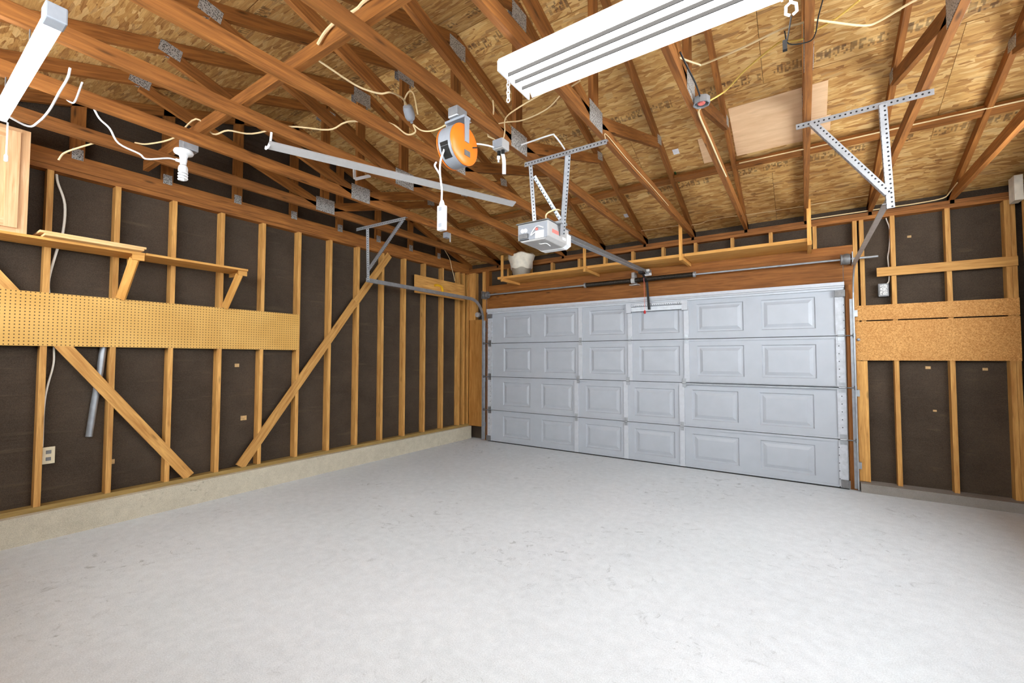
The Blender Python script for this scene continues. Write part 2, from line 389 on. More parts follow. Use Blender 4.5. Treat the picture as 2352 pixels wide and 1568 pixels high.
bx('plywood_panel', m_ply, wf, XL+.01, -.174, YW-.006, YW+.006, .222, 2.085, axis=2)
bx('stud', m_stud, wf, XL, -.33, YW, YF, 2.087, 2.925, axis=2)
for a, b in ((4.972, 5.01), (5.03, 5.068), (5.287, 5.325), (5.707, 5.745), (6.115, 6.153), (6.155, 6.188)):
    bx('stud', m_stud, wf, a, b, YW, YF, .092, 2.925)
bx('jamb_board', m_head, wf, 4.892, 4.97, .02, .05, 0, 2.22)
bx('jamb_board', m_head, wf, -.03, -.012, .02, .05, 0, 2.22)
bx('leak_stop', m_head, wf, -.03, .04, .0475, .09, 0, 2.22); bx('leak_stop', m_head, wf, 4.84, 4.972, .0475, .09, 0, 2.22)  # strips added behind the door edges to block sky leaking through the gaps
bx('leak_stop', m_head, wf, -.03, 4.97, .0475, .10, 2.15, 2.22)
bx('crosspiece', m_stud, wf, 5.165, 6.188, YW-.02, YW, 2.287, 2.38)
bx('particle_board', m_osb2, wf, 4.965, 6.188, YW-.014, YW, 1.825, 1.985); bx('particle_board', m_osb2, wf, 4.965, 6.188, YW-.016, YW, 1.392, 1.812)
br('packing_strip', m_stud, wf, (5.02, YW-.008, 1.385), (5.02, YW-.008, .10), .092, .014, (1, 0, 0))
for x, z, w in ((5.56, 1.32, .02), (5.97, 1.31, .018), (5.45, 2.70, .016), (5.6, .88, .014)): bx('felt_tear', m_tear, wf, x-w, x+w, YF-.003, YF+.001, z-w*.7, z+w*.7)
for y, z, w in ((-3.74, 1.33, .022), (-3.66, .76, .03), (-4.74, .50, .025)): bx('felt_tear', m_tear, wl, XF-.001, XF+.003, y-w, y+w, z-w*.8, z+w*.8)
struct(bx('baseboard_front', m_curb2, None, 4.975, XRF, -.05, YF, 0, .092), 'smooth grey concrete stem wall right of the door')
# rear wall behind the camera with a high open band added for sky fill light
BZ0, BZ1 = 2.0, 2.92
struct(MB().box(-.62, 6.34, YB-.06, YB, 0, BZ0).box(-.62, 6.34, YB-.06, YB, BZ1, 3.10).build('wall_back', m_felt), 'rear wall behind the viewer with a high open band added for daylight')
# ------------------------------------------------------------------ roof deck
mb = MB()
for a, b in ((YB-.3, RIDGE), (RIDGE, .5)):
    pa, pb = (a, roof(a)+.03), (b, roof(b)+.03)
    mb.bar((2.9, pa[0], pa[1]+.01), (2.9, pb[0], pb[1]+.01), 7.3, .02, (1, 0, 0))
ceil = struct(mb.build('ceiling', m_dark), 'underside of a gable roof sheathed in oriented strand board')
cs = math.cos(math.atan(1/3))
def sheet(x0, x1, ya, yb, name='panel', mat=None, th=.012, off=0., ext=0):
    """one sheet on the roof slope; ya is its lower edge"""
    mb = MB(); L = abs(yb-ya)/cs; lo = [(x0, ya), (x1, ya), (x1, yb), (x0, yb)]; q = [Vector((x, y, roof(y)-off)) for x, y in lo]; t = Vector((0, 0, th)); ov = random.random()*9
    uv = [(ov+x0, 0), (ov+x1, 0), (ov+x1, L), (ov+x0, L)]
    if ya > yb: mb.quad([q[3], q[2], q[1], q[0]], [uv[3], uv[2], uv[1], uv[0]])
    else: mb.quad(q, uv)
    for i in range(4):
        j = (i+1) % 4; mb.quad([q[i], q[j], q[j]+t, q[i]+t], [(0, 0), (.1, 0), (.1, .01), (0, .01)])
    mb.quad([p+t for p in q], uv)
    return mb.build(name, mat or m_osb, ceil)
g = .003
for sgn in (1, -1):
    rows = [.46, -.70, -1.80, -2.96, RIDGE]
    for r in range(4):
        a, b = rows[r], rows[r+1]
        xs = [-.62] + [x for x in ((-.62+1.22 if r % 2 else -.62)+2.44*k for k in range(4)) if -.6 < x < 6.3] + [6.34]
        for i in range(len(xs)-1):
            ya, yb = a-g, b+g
            if sgn < 0: ya, yb = 2*RIDGE-ya, 2*RIDGE-yb
            sheet(xs[i]+g/2, xs[i+1]-g/2, ya, yb)
TX = [.139, .748, 1.393, 2.035, 2.668, 3.30, 3.918, 4.532, 5.107, 5.745]
for i in range(1, len(TX)):        # flat blocking between the top chords
    y = -1.0
    br('blocking', m_truss, ceil, (TX[i-1]+.04, y, roof(y)-.062), (TX[i]-.002, y, roof(y)-.062), .089, .038, (0, 1, -.333))
br('blocking', m_truss, ceil, (TX[-1]+.04, -1., roof(-1.)-.062), (XR, -1., roof(-1.)-.062), .089, .038, (0, 1, -.333))
sheet(3.97, 4.53, -1.06, -1.66, 'patch_panel', m_patch, .004, .008); sheet(4.575, 4.71, -1.30, -1.66, 'patch_panel', m_patch, .004, .008)
sheet(4.575, 4.74, -1.12, -1.295, 'patch_panel', m_patch, .004, .008); sheet(3.66, 3.78, -1.06, -1.40, 'patch_panel', m_patch, .004, .008)
for x, y in ((3.43, -1.31), (2.60, -.45), (1.55, -2.45), (.62, -3.75), (.75, -3.72)):
    sheet(x-.03, x+.03, y+.035, y-.035, 'sticker', m_paper, .0015, .0025)
sheet(3.345, 3.36, -.84, -1.03, 'chalk_mark', m_green, .0015, .0025)
# ------------------------------------------------------------------ trusses
tl = ['fir roof truss nearest the black gable wall at the left', 'roof truss carrying the bare spiral bulb and its holder',
      'roof truss with the hook that carries the long white bar', 'roof truss behind the orange cord reel',
      'roof truss from which the orange cord reel hangs', 'roof truss over the right hanger of the opener',
      'roof truss with the open octagon box clamped to it', 'roof truss seen edge on, nearly upright in the picture, beside the pale plywood patch',
      'roof truss at the outer end of the right track hanger', 'last roof truss before the right wall']
def make_truss(i, x):
    t = thing('roof_truss', (x+.019, RIDGE, 3.0), tl[i], 'truss', 'roof trusses across the garage')
    xc = x+.019
    br('bottom_chord', m_truss, t, (xc, YB, 3.0445), (xc, YF, 3.0445), .038, .089, (1, 0, 0))
    for s in (1, -1):
        def my(y): return y if s > 0 else 2*RIDGE-y
        br('top_chord', m_truss, t, (xc, my(.40), roof(.40)-.049), (xc, RIDGE+s*.001, roof(RIDGE)-.049), .038, .089, (1, 0, 0))
        a = (xc, RIDGE+s*.10, 3.085); b = (xc, my(-1.60), roof(-1.60)-.10)
        br('web', m_truss, t, a, b, .038, .089, (1, 0, 0))
        c = Vector(b)
        for sx in (-1, 1):
            br('connector_plate', m_plate, t, (xc+sx*.0202, c.y-s*.06, c.z+.02), (xc+sx*.0202, c.y+s*.07, c.z+.045), .0025, .085, (1, 0, 0))
        bx('hurricane_tie', m_galv, t, x+.004, x+.034, YW-.008, YW-.004, 2.965, 3.02)
    bx('king_post', m_truss, t, x, x+.038, RIDGE-.0445, RIDGE+.0445, 3.0895, roof(RIDGE)-.10, axis=2)
    for sx in (x-.0015, x+.0395):
        bx('connector_plate', m_plate, t, sx-.0012, sx+.0012, RIDGE-.11, RIDGE+.11, 3.005, 3.155)
        bx('connector_plate', m_plate, t, sx-.0012, sx+.0012, RIDGE-.10, RIDGE+.10, roof(RIDGE)-.20, roof(RIDGE)-.06)
    return t
for i, x in enumerate(TX): make_truss(i, x)
tag(bx('brace_board', m_truss, None, -.40, 3.34, -4.632, -4.594, 3.091, 3.18), 'long board laid on edge across the tops of the left trusses', 'brace')
# ------------------------------------------------------------------ sectional garage door
d1 = struct(thing('door_1', (2.44, 0, 0), 'white sectional garage door with raised panels', 'door'))
del d1['category']
ZJ = [.012, .532, 1.0955, 1.6617, 2.205]
PU = [.325, 1.106, 1.872, 2.61, 3.36, 4.083]; PLo = [.31, 1.052, 1.807, 2.537, 3.289, 4.05]
SU = [1.73, 2.487, 3.235]; SL = [1.66, 2.42, 3.168]
def raised_panel(x0, x1, z0, z1, parent):
    mb = MB(); rings = []
    for ins, y in ((0, 0), (.010, .013), (.030, .013), (.066, .001), (.07, .001)):
        rings.append([Vector((x0+ins, y, z0+ins)), Vector((x1-ins, y, z0+ins)), Vector((x1-ins, y, z1-ins)), Vector((x0+ins, y, z1-ins))])
    for a, b in zip(rings, rings[1:]):
        for q in range(4):
            q2 = (q+1) % 4; mb.quad([a[q], a[q2], b[q2], b[q]], [(0, 0)]*4)
    mb.quad(rings[-1], [(0, 0)]*4)
    return mb.build('raised_panel', m_doorp, parent)
for s in range(4):
    z0, z1 = ZJ[s]+.004, ZJ[s+1]-.004
    za, zb = z0+.085, (z1-.085 if s < 3 else z1-.09); ps_ = PLo if s < 2 else PU
    mb = MB().box(0, 4.88, .016, .044, z0, z1).box(0, 4.88, 0, .016, z0, za).box(0, 4.88, 0, .016, zb, z1)
    xs = [0] + [q for x in ps_ for q in (x, x+.535)] + [4.88]
    for i in range(0, len(xs), 2): mb.box(xs[i], xs[i+1], 0, .016, za, zb, axis=2)
    mb.box(.09, 4.80, -.012, 0, z1-.026, z1); mb.box(.09, 4.80, -.012, 0, z0, z0+.022)
    sec = mb.build('door_section', m_door, d1)
    if s < 3: bx('joint_backing', m_black, sec, 0, 4.88, .02, .046, z1-.01, z1+.02)  # black backing added to stop sky leaks and darken the joint line
    for x in ps_: raised_panel(x, x+.535, za, zb, sec)
    for x in (SL if s < 2 else SU): bx('stile', m_stile0, sec, x-.031, x+.031, -.016, 0, z0, z1, axis=2)
    for xa, xb in ((.0, .085), (4.795, 4.88)): bx('end_stile', m_stile, sec, xa, xb, -.018, 0, z0, z1, axis=2)
def hinge(x, z, mat, w=.022):
    mb = MB().box(x-w, x+w, -.022, -.016, z-.055, z-.012).box(x-w, x+w, -.022, -.016, z+.012, z+.055)
    mb.cyl((x-w, -.025, z), (x+w, -.025, z), .011, 10); mb.box(x-w*.6, x+w*.6, -.021, -.014, z-.02, z+.02)
    return mb.build('hinge', mat, d1)
for s in (1, 2, 3):
    for k in range(3): hinge(SU[k] if s == 3 else SL[k] if s == 1 else (SU[k]+SL[k])/2, ZJ[s], m_galv)
    hinge(.045, ZJ[s]+.0, m_galvd, .03); hinge(4.84, ZJ[s], m_galv, .03)
    for x0, x1 in ((-.075, .02), (4.86, 4.955)):
        mb = MB().cyl((x0, -.03, ZJ[s]), (x1, -.03, ZJ[s]), .006, 8); xe = x0 if x0 < 0 else x1
        mb.cyl((xe-.012, -.03, ZJ[s]), (xe+.012, -.03, ZJ[s]), .022, 14); mb.build('roller', m_galvd, d1, True)
mb = MB().box(0, 4.88, -.058, -.018, 2.205, 2.248).box(0, 4.88, -.03, 0, 2.165, 2.2).box(0, 4.88, -.058, -.05, 2.19, 2.21)
mb.build('top_strut', m_galv if False else m_stile0, d1)
mb = MB().box(3.2, 4.80, -.03, -.013, ZJ[2]-.022, ZJ[2]-.008).box(3.2, 4.80, -.03, -.013, ZJ[2]+.01, ZJ[2]+.018); mb.build('reinforcing_bar', m_galv, d1)
bx('bottom_seal', m_black, d1, 0, 4.88, -.004, .04, 0, .014)
ob = bx('opener_bracket', m_perf, d1, 2.50, 3.20, -.05, -.016, 2.125, 2.16); bx('channel', m_galv, ob, 2.46, 3.22, -.065, -.016, 2.055, 2.112)
bx('bracket_plate', m_stile0, ob, 2.45, 2.52, -.07, -.017, 2.04, 2.16); bx('bracket_plate', m_stile0, ob, 3.19, 3.26, -.07, -.017, 2.04, 2.16)
for x in (.03, 4.85): bx('bottom_bracket', m_galvd, d1, x-.04, x+.04, -.035, -.018, .016, .10)
for x in (.05, 4.84): bx('top_fixture', m_galvd, d1, x-.045, x+.045, -.05, -.018, 2.09, 2.16)
# tracks
def track(side, x, label):
    t = thing('door_track', (x, -.02, 0), label, 'track', 'tracks of the garage door')
    path = [(x, -.035, .02), (x, -.035, 2.06)]
    for k in range(1, 9):
        a = math.pi/2*k/8; path.append((x, -.035-.34*(1-math.cos(a)), 2.06+.34*math.sin(a)))
    v = path[:2]; h = path[1:]+[(x, -2.46, 2.40)]
    strip('vertical_rail', m_galv, t, v, .012, .052, (1, 0, 0)); strip('horizontal_rail', m_galv, t, h, .012, .052, (1, 0, 0))
    o = -.016*side
    strip('rail_lip', m_galv, t, [(x+o, y-.0, z) for y, z in [(q[1]+.024, q[2]) for q in v]], .03, .006, (1, 0, 0))
    strip('rail_lip', m_galv, t, [(x+o, y, z-.026 if y < -.3 else z) for y, z in [(q[1], q[2]) for q in h[8:]]], .03, .006, (1, 0, 0))
    for z in (.27, 1.04, 1.9): 
        a, b = sorted((x, x+.035*side)); bx('jamb_bracket', m_galv, t, a, b, -.02, .048, z-.035, z+.035)
    return t
tk = track(-1, -.088, 'galvanised door track curving up along the left wall')
angle('hanger_angle', m_perf, tk, (-.02, -2.665, 2.997), (.81, -2.635, 2.997), .036, (0, 0, -1), (0, 1, 0))
angle('hanger_strap', m_perf, tk, (.155, -2.655, 2.97), (-.085, -2.45, 2.385), .032, (.83, .56, 0), (-.56, .83, 0))
angle('hanger_strap', m_perf, tk, (.745, -2.63, 2.97), (-.045, -2.485, 2.50), .035, (.5, 0, .8), (0, 1, 0))
tk = track(1, 4.955, 'galvanised door track running up past the right jamb')
angle('hanger_angle', m_perf, tk, (4.485, -2.50, 2.997), (5.165, -2.525, 2.997), .036, (0, 0, -1), (0, 1, 0))
angle('hanger_strap', m_perf, tk, (4.915, -2.535, 2.975), (4.945, -2.475, 2.34), .037, (1, 0, 0), (0, 1, 0))
angle('hanger_strap', m_perf, tk, (4.56, -2.53, 2.965), (4.935, -2.50, 2.42), .037, (1, 0, .7), (0, 1, 0))
# torsion spring shaft
ts = thing('torsion_shaft', (2.55, -.06, 2.49), 'torsion spring shaft above the garage door with two dark springs', 'door spring')
MB().cyl((-.10, -.06, 2.49), (5.17, -.06, 2.49), .0125, 12).build('shaft', m_galv, ts, True)
def spring(x0, x1):
    mb = MB(); n = int((x1-x0)/.0105); pr = []
    for i in range(n*2+1): pr.append(((x1-x0)*i/(n*2), .034 if i % 2 else .0295))
    mb.lathe((x0, -.06, 2.49), (1, 0, 0), pr, 14); return mb.build('spring', m_spring, ts)
spring(1.85, 2.52); spring(2.59, 3.34)
for x in (1.835, 3.355): MB().lathe((x-.02, -.06, 2.49), (1, 0, 0), [(0, .02), (.005, .038), (.03, .038), (.04, .02)], 16).build('winding_cone', m_galv, ts, True)
mb = MB().box(2.535, 2.575, -.075, .048, 2.455, 2.60).cyl((2.53, -.06, 2.49), (2.58, -.06, 2.49), .042, 18).box(2.49, 2.62, -.04, .048, 2.43, 2.44); mb.build('center_bracket', m_greyl, ts)
for x in (.005, 4.895):
    MB().lathe((x-.045, -.06, 2.49), (1, 0, 0), [(0, .03), (.004, .06), (.02, .052), (.035, .058), (.06, .062), (.085, .055), (.09, .02)], 22).build('cable_drum', m_galvd, ts, True)
for x in (-.075, 4.955): bx('end_bearing_plate', m_galv, ts, x-.004, x+.004, -.10, .048, 2.43, 2.56)
for x in (-.01, 4.875): MB().cyl((x, -.035, .06), (x, -.035, 2.48), .0025, 6).build('lift_cable', m_galvd, ts)
# opener
op = thing('door_opener', (2.69, -2.8, 2.36), 'grey garage door opener hanging from perforated straps', 'door opener')
mb = MB(); prof = [(2.548, 2.385), (2.585, 2.36), (2.80, 2.36), (2.835, 2.385), (2.835, 2.512), (2.548, 2.512)]
def extr(mb, prof, ya, yb):
    A = [Vector((x, ya, z)) for x, z in prof]; B = [Vector((x, yb, z)) for x, z in prof]; n = len(prof)
    mb.quad(A, [(0, 0)]*n); mb.quad(B[::-1], [(0, 0)]*n)
    for i in range(n): j = (i+1) % n; mb.quad([A[j], A[i], B[i], B[j]], [(0, 0)]*4)
    return mb
hs = extr(mb, prof, -2.985, -2.62).build('housing', m_greyl, op, bevel=.006)
mb = MB(); pr2 = [(x+(.012 if x < 2.7 else -.012)*0, z) for x, z in prof]
extr(MB(), [(2.548, 2.38), (2.585, 2.355), (2.80, 2.355), (2.84, 2.38), (2.84, 2.47), (2.835, 2.47), (2.835, 2.386), (2.798, 2.36), (2.587, 2.36), (2.548, 2.386)], -2.66, -2.59).build('lens_rim', m_white, op)
extr(MB(), [(2.57, 2.39), (2.59, 2.375), (2.79, 2.375), (2.815, 2.40), (2.815, 2.45), (2.57, 2.45)], -2.60, -2.575).build('light_lens', m_frost, op)
bx('rear_panel', m_grey, hs, 2.558, 2.826, -2.992, -2.985, 2.375, 2.502); bx('top_flange', m_galvd, op, 2.54, 2.84, -3.0, -2.6, 2.512, 2.518)
for x in (2.60, 2.628): MB().lathe((x, -2.990, 2.452), (0, -1, 0), [(0, .019), (.008, .017), (.012, .008)], 16).build('dial', m_white, hs, True)
bx('motor_vent', m_dark, hs, 2.565, 2.66, -2.995, -2.992, 2.374, 2.38); bx('motor_cover', m_galvd, hs, 2.57, 2.655, -3.008, -2.992, 2.385, 2.425, bevel=.004)
bx('terminal_block', m_redl, hs, 2.725, 2.745, -2.999, -2.992, 2.44, 2.458); bx('notice_label', m_paper, hs, 2.72, 2.80, -2.994, -2.992, 2.395, 2.435); bx('notice_label', m_white, hs, 2.72, 2.80, -2.995, -2.9935, 2.374, 2.398)
bx('warning_label', m_redl, hs, 2.8352, 2.8365, -2.92, -2.81, 2.425, 2.455); bx('warning_label', m_paper, hs, 2.8352, 2.8365, -2.74, -2.68, 2.405, 2.428)
cable('', [(2.73, -2.995, 2.47), (2.72, -3.02, 2.44), (2.69, -3.015, 2.40), (2.72, -3.0, 2.425)], .004, m_white, parent=op, name='bell_wire')
cable('', [(2.73, -2.99, 2.47), (2.77, -3.02, 2.46), (2.80, -3.0, 2.45)], .004, m_white, parent=op, name='bell_wire')
cable('', [(2.70, -2.9, 2.358), (2.73, -2.92, 2.345), (2.77, -2.9, 2.348), (2.79, -2.87, 2.33)], .003, m_white, parent=op, name='antenna_wire')
bx('rail', m_galv, op, 2.665, 2.715, -2.62, -.03, 2.53, 2.57) if False else br('rail', m_galvd, op, (2.69, -2.62, 2.535), (2.735, -.06, 2.592), .036, .042, (1, 0, 0))
br('rail_cap', m_galv, op, (2.69, -2.62, 2.51), (2.735, -.06, 2.567), .05, .006, (1, 0, 0))
bx('header_bracket', m_galv, op, 2.705, 2.775, -.075, .049, 2.55, 2.625)
MB().cyl((2.69, -.10, 2.60), (2.79, -.10, 2.60), .016, 12).cyl((2.71, -.05, 2.555), (2.80, -.05, 2.555), .02, 12).build('pulley', m_white, op, True)
MB().box(2.70, 2.76, -.30, -.18, 2.535, 2.565).build('trolley', m_black, op)
mb = MB().bar((2.735, -.22, 2.54), (2.755, -.10, 2.44), .03, .008, (1, 0, 0)).bar((2.755, -.105, 2.46), (2.775, -.085, 2.07), .03, .009, (1, 0, 0)); mb.build('door_arm', m_black, op)
MB().cyl((2.735, -.17, 2.53), (2.74, -.16, 2.05), .0025, 6).build('release_cord', m_redl, op); MB().lathe((2.74, -.16, 2.055), (0, 0, -1), [(0, .004), (.006, .013), (.04, .016), (.048, .006)], 12).build('release_handle', m_red, op, True)
angle('hanger_angle', m_perf, op, (2.645, -3.035, 2.997), (3.345, -3.03, 2.997), .036, (0, 0, -1), (0, 1, 0))
angle('hanger_strap', m_perf, op, (2.675, -3.02, 2.975), (2.685, -2.97, 2.50), .034, (1, 0, 0), (0, 1, 0))
angle('hanger_strap', m_perf, op, (3.015, -3.035, 2.97), (2.845, -2.80, 2.43), .04, (.8, .56, 0), (-.56, .8, 0))
angle('hanger_strap', m_perf, op, (2.71, -3.01, 2.87), (2.87, -2.87, 2.53), .028, (1, 0, .6), (0, 1, 0))
bx('mounting_foot', m_galv, op, 2.80, 2.89, -2.86, -2.76, 2.508, 2.53)
cable('', [(2.79, -2.93, 2.51), (2.80, -2.95, 2.57), (2.86, -2.9, 2.61), (2.88, -2.83, 2.61)], .006, m_tan, parent=op, name='power_cord')
# ------------------------------------------------------------------ lights
fl = thing('strip_light', (3.84, -4.08, 2.9), 'big four tube fluorescent light glowing overhead', 'light')
extr2 = MB(); pf = [(-4.21, 2.925), (-4.21, 2.945), (-3.90, 2.945), (-3.872, 2.915), (-3.876, 2.912), (-3.905, 2.94), (-4.206, 2.94), (-4.206, 2.925)]
A = [Vector((3.225, y, z)) for y, z in pf]; B = [Vector((4.455, y, z)) for y, z in pf]
for i in range(8): j = (i+1) % 8; extr2.quad([A[i], A[j], B[j], B[i]], [(0, 0)]*4)
extr2.quad(A[::-1], [(0, 0)]*8); extr2.quad(B, [(0, 0)]*8)
extr2.build('reflector', m_white, fl)
for k in range(4):
    y = -4.178+k*.068
    MB().tube([(3.235, y, 2.91), (3.25, y, 2.91), (4.43, y, 2.91), (4.445, y, 2.91)], [.016, .026, .026, .016], 14).build('tube', m_tube, fl, True)
for k in range(3): bx('dark_gap_strip', m_dark, fl, 3.24, 4.44, -4.178+k*.068+.0315, -4.178+k*.068+.0365, 2.883, 2.94)  # dark strips added so the gaps between the lit tubes read darker
for x in (3.222, 4.452): bx('end_socket_bar', m_white, fl, x-.004, x+.004, -4.208, -3.905, 2.886, 2.94)
MB().box(3.28, 4.40, -4.12, -4.00, 2.945, 2.998).build('ballast_cover', m_white, fl)
sl = thing('strip_light', (1.26, -5.57, 2.8), 'narrow single strip light glowing above the oak cabinet', 'light')
bx('diffuser', m_led, sl, .62, 1.885, -5.605, -5.548, 2.80, 2.84, bevel=.008); bx('housing', m_white, sl, .62, 1.90, -5.60, -5.553, 2.84, 2.862)
bx('end_cap', m_grey, sl, 1.886, 1.965, -5.61, -5.543, 2.80, 2.87, bevel=.006); bx('end_cap', m_white, sl, .605, .62, -5.605, -5.548, 2.80, 2.862)
for x in (.767, 1.412): MB().cyl((x, -5.577, 2.86), (x, -5.577, 3.0), .003, 6).build('hanging_wire', m_galvd, sl)
MB().cyl((.612, -5.545, 2.80), (.612, -5.545, 2.60), .004, 6).lathe((.612, -5.545, 2.61), (0, 0, -1), [(0, .004), (.01, .009), (.04, .009), (.045, .004)], 10).build('pull_cord', m_white, sl, True)
lh = thing('lamp_holder', (.70, -4.70, 2.93), 'white porcelain lamp holder with a spiral bulb, unlit', 'lamp')
bx('junction_box', m_galv, lh, .665, .745, -4.72, -4.62, 2.955, 3.03, bevel=.004)
MB().lathe((.70, -4.70, 2.955), (0, 0, -1), [(0, .035), (.008, .058), (.02, .062), (.032, .058), (.042, .03), (.06, .024), (.085, .024), (.10, .02), (.115, .02)], 22).build('holder_base', m_white, lh, True)
MB().lathe((.70, -4.70, 2.84), (0, 0, -1), [(0, .012), (.01, .026), (.03, .031), (.05, .03), (.06, .02)], 18).build('bulb_base', m_white, lh, True)
hp = []
for i in range(64):
    a = i/63*math.pi*2*3; hp.append((.70+.024*math.cos(a), -4.70+.024*math.sin(a), 2.785-.062*i/63))
MB().tube(hp, .0085, 8).build('spiral_bulb', m_white, lh, True)
MB().cyl((.70, -4.70, 2.862), (.695, -4.745, 2.864), .011, 10).build('plug_adapter', m_white, lh, True)
# ------------------------------------------------------------------ left wall fittings
tag(bx('pegboard', m_peg, None, XL, XL+.006, YB+.2, -3.112, 1.502, 1.924), 'long tan pegboard nailed across the left studs', 'pegboard')
ws = thing('wall_shelf', (-.32, -5, 2.285), 'long wooden shelf on diagonal struts above the pegboard', 'shelf')
bx('board', m_shelf, ws, XL+.001, -.165, YB+.25, -4.662, 2.285, 2.304); bx('board', m_shelf, ws, XL+.001, -.15, -4.66, -3.838, 2.285, 2.304)
for y in (-4.725, -3.90):
    bx('arm', m_shelf, ws, XL+.001, -.175, y+.022, y+.06, 2.247, 2.284)
    br('strut', m_shelf, ws, (XL+.012, y-.012, 1.93), (-.185, y+.0, 2.25), .062, .034, (.55, .9, -.3))
    bx('cleat', m_shelf, ws, -.183, -.165, y-.02, y+.06, 2.235, 2.284)
c1 = tag(bx('board', m_board, None, -.44, -.088, -5.268, -4.69, 2.3045, 2.3225, axis=1, bevel=.003), 'lower of two pale boards stacked on the left shelf', 'board')
c2 = tag(bx('board', m_board, None, -.45, -.112, -5.29, -4.668, 2.3265, 2.3445, axis=1, bevel=.003), 'upper of two pale boards stacked on the left shelf', 'board')
cb = thing('wall_cabinet', (-.32, -5.65, 2.3045), 'oak kitchen wall cabinet standing on the left shelf', 'cabinet')
bx('carcass', m_oak, cb, -.468, -.19, -6.05, -5.35, 2.3045, 3.06, axis=2)
for a in ((-6.05, -6.0, 2.3045, 3.06), (-5.40, -5.345, 2.3045, 3.06)): bx('face_frame_stile', m_oak, cb, -.19, -.171, *a, axis=2)
bx('face_frame_rail', m_oak, cb, -.19, -.171, -6.0, -5.40, 2.3045, 2.345, axis=1); bx('face_frame_rail', m_oak, cb, -.19, -.171, -6.0, -5.40, 3.02, 3.06, axis=1)
dr = MB().box(-.171, -.152, -6.005, -5.94, 2.335, 3.03, axis=2).box(-.171, -.152, -5.46, -5.395, 2.335, 3.03, axis=2).box(-.171, -.152, -5.94, -5.46, 2.335, 2.40, axis=1).box(-.171, -.152, -5.94, -5.46, 2.965, 3.03, axis=1).build('door', m_oak, cb)
bx('raised_panel', m_oak, dr, -.171, -.157, -5.94, -5.46, 2.40, 2.965, axis=2); bx('panel_field', m_oak, dr, -.158, -.153, -5.90, -5.50, 2.44, 2.925, axis=2, bevel=.004)
ol = thing('outlet', (-.53, -5.135, .63), 'beige double outlet on the leftmost visible stud near the floor', 'outlet')
bx('cover_plate', m_beige, ol, -.516, -.508, -5.168, -5.094, .567, .70, bevel=.003); bx('box', m_beige, ol, XF+.001, -.516, -5.168, -5.10, .585, .685)
for z in (.606, .66): bx('socket', m_galvd, ol, -.5085, -.5055, -5.146, -5.116, z-.014, z+.014, bevel=.004)
tag(MB().tube([(-.533, -4.815, 1.62), (-.533, -4.838, 1.30), (-.533, -4.868, 1.02), (-.533, -4.893, .745)], .024, 14).build('conduit', m_galv, None, True), 'loose galvanised pipe leaning behind the left diagonal brace', 'pipe')
tag(MB().tube(smooth_path([(-.455, -.86, 2.585), (-.44, -.80, 2.60), (-.435, -.72, 2.585), (-.44, -.68, 2.54), (-.45, -.67, 2.49)]), .02, 10).build('hook', m_ylw, None, True), 'yellow plastic hook on the board in the far left corner', 'hook')
jb = thing('sensor_box', (-.29, .06, 2.18), 'small white box with a stub pipe beside the left track curve', 'box')
MB().lathe((-.29, .10, 2.178), (0, -1, 0), [(0, .045), (.05, .045), (.058, .03)], 14).build('body', m_greyl, jb, True); MB().cyl((-.25, .07, 2.178), (-.172, .07, 2.182), .008, 8).build('stub_pipe', m_galv, jb)
# ------------------------------------------------------------------ shelf over the door
hs2 = thing('hanging_shelf', (2.5, -.25, 2.66), 'long board shelf hung from rafters over the garage door', 'shelf')
ZS = 2.655
for a, b, m in ((.50, 2.03, m_shelf), (2.035, 3.305, m_shelf), (3.31, 4.58, m_shelf)):
    bx('board', m, hs2, a, b, -.43, -.205, ZS, ZS+.035); bx('board', m, hs2, a, b, -.20, .045, ZS, ZS+.035)
for x, zt in ((.60, 3.02), (2.0, 3.02), (3.275, 3.12), (4.575, 3.10)):
    bx('crossbar', m_shelf, hs2, x-.019, x+.019, -.46, .048, ZS-.04, ZS-.001, axis=1)
    bx('hanger', m_shelf, hs2, x-.0215, x+.0165, -.452, -.432, ZS-.045, zt, axis=2)
bk = thing('bucket', (.80, -.18, ZS+.035), 'cloudy plastic bucket wrapped in white cloth on the shelf over the door', 'bucket')
MB().lathe((.80, -.20, ZS+.035), (0, 0, 1), [(0, .12), (.10, .145), (.16, .15)], 24).build('pail', m_frost, bk, True)
pr = [(.13, .158), (.15, .17), (.2, .175), (.25, .185), (.31, .205), (.345, .212), (.365, .19), (.372, .05)]
o = MB().lathe((.80, -.20, ZS+.035), (0, 0, 1), pr, 28).build('cloth_cover', m_cloth, bk, True)
for v in o.data.vertices:
    a = math.atan2(v.co.y+.20, v.co.x-.80); k = 1+.035*math.sin(7*a+v.co.z*30)+.02*math.sin(13*a)
    v.co.x = .80+(v.co.x-.80)*k; v.co.y = -.20+(v.co.y+.20)*k
    v.co.z += .012*math.sin(5*a)
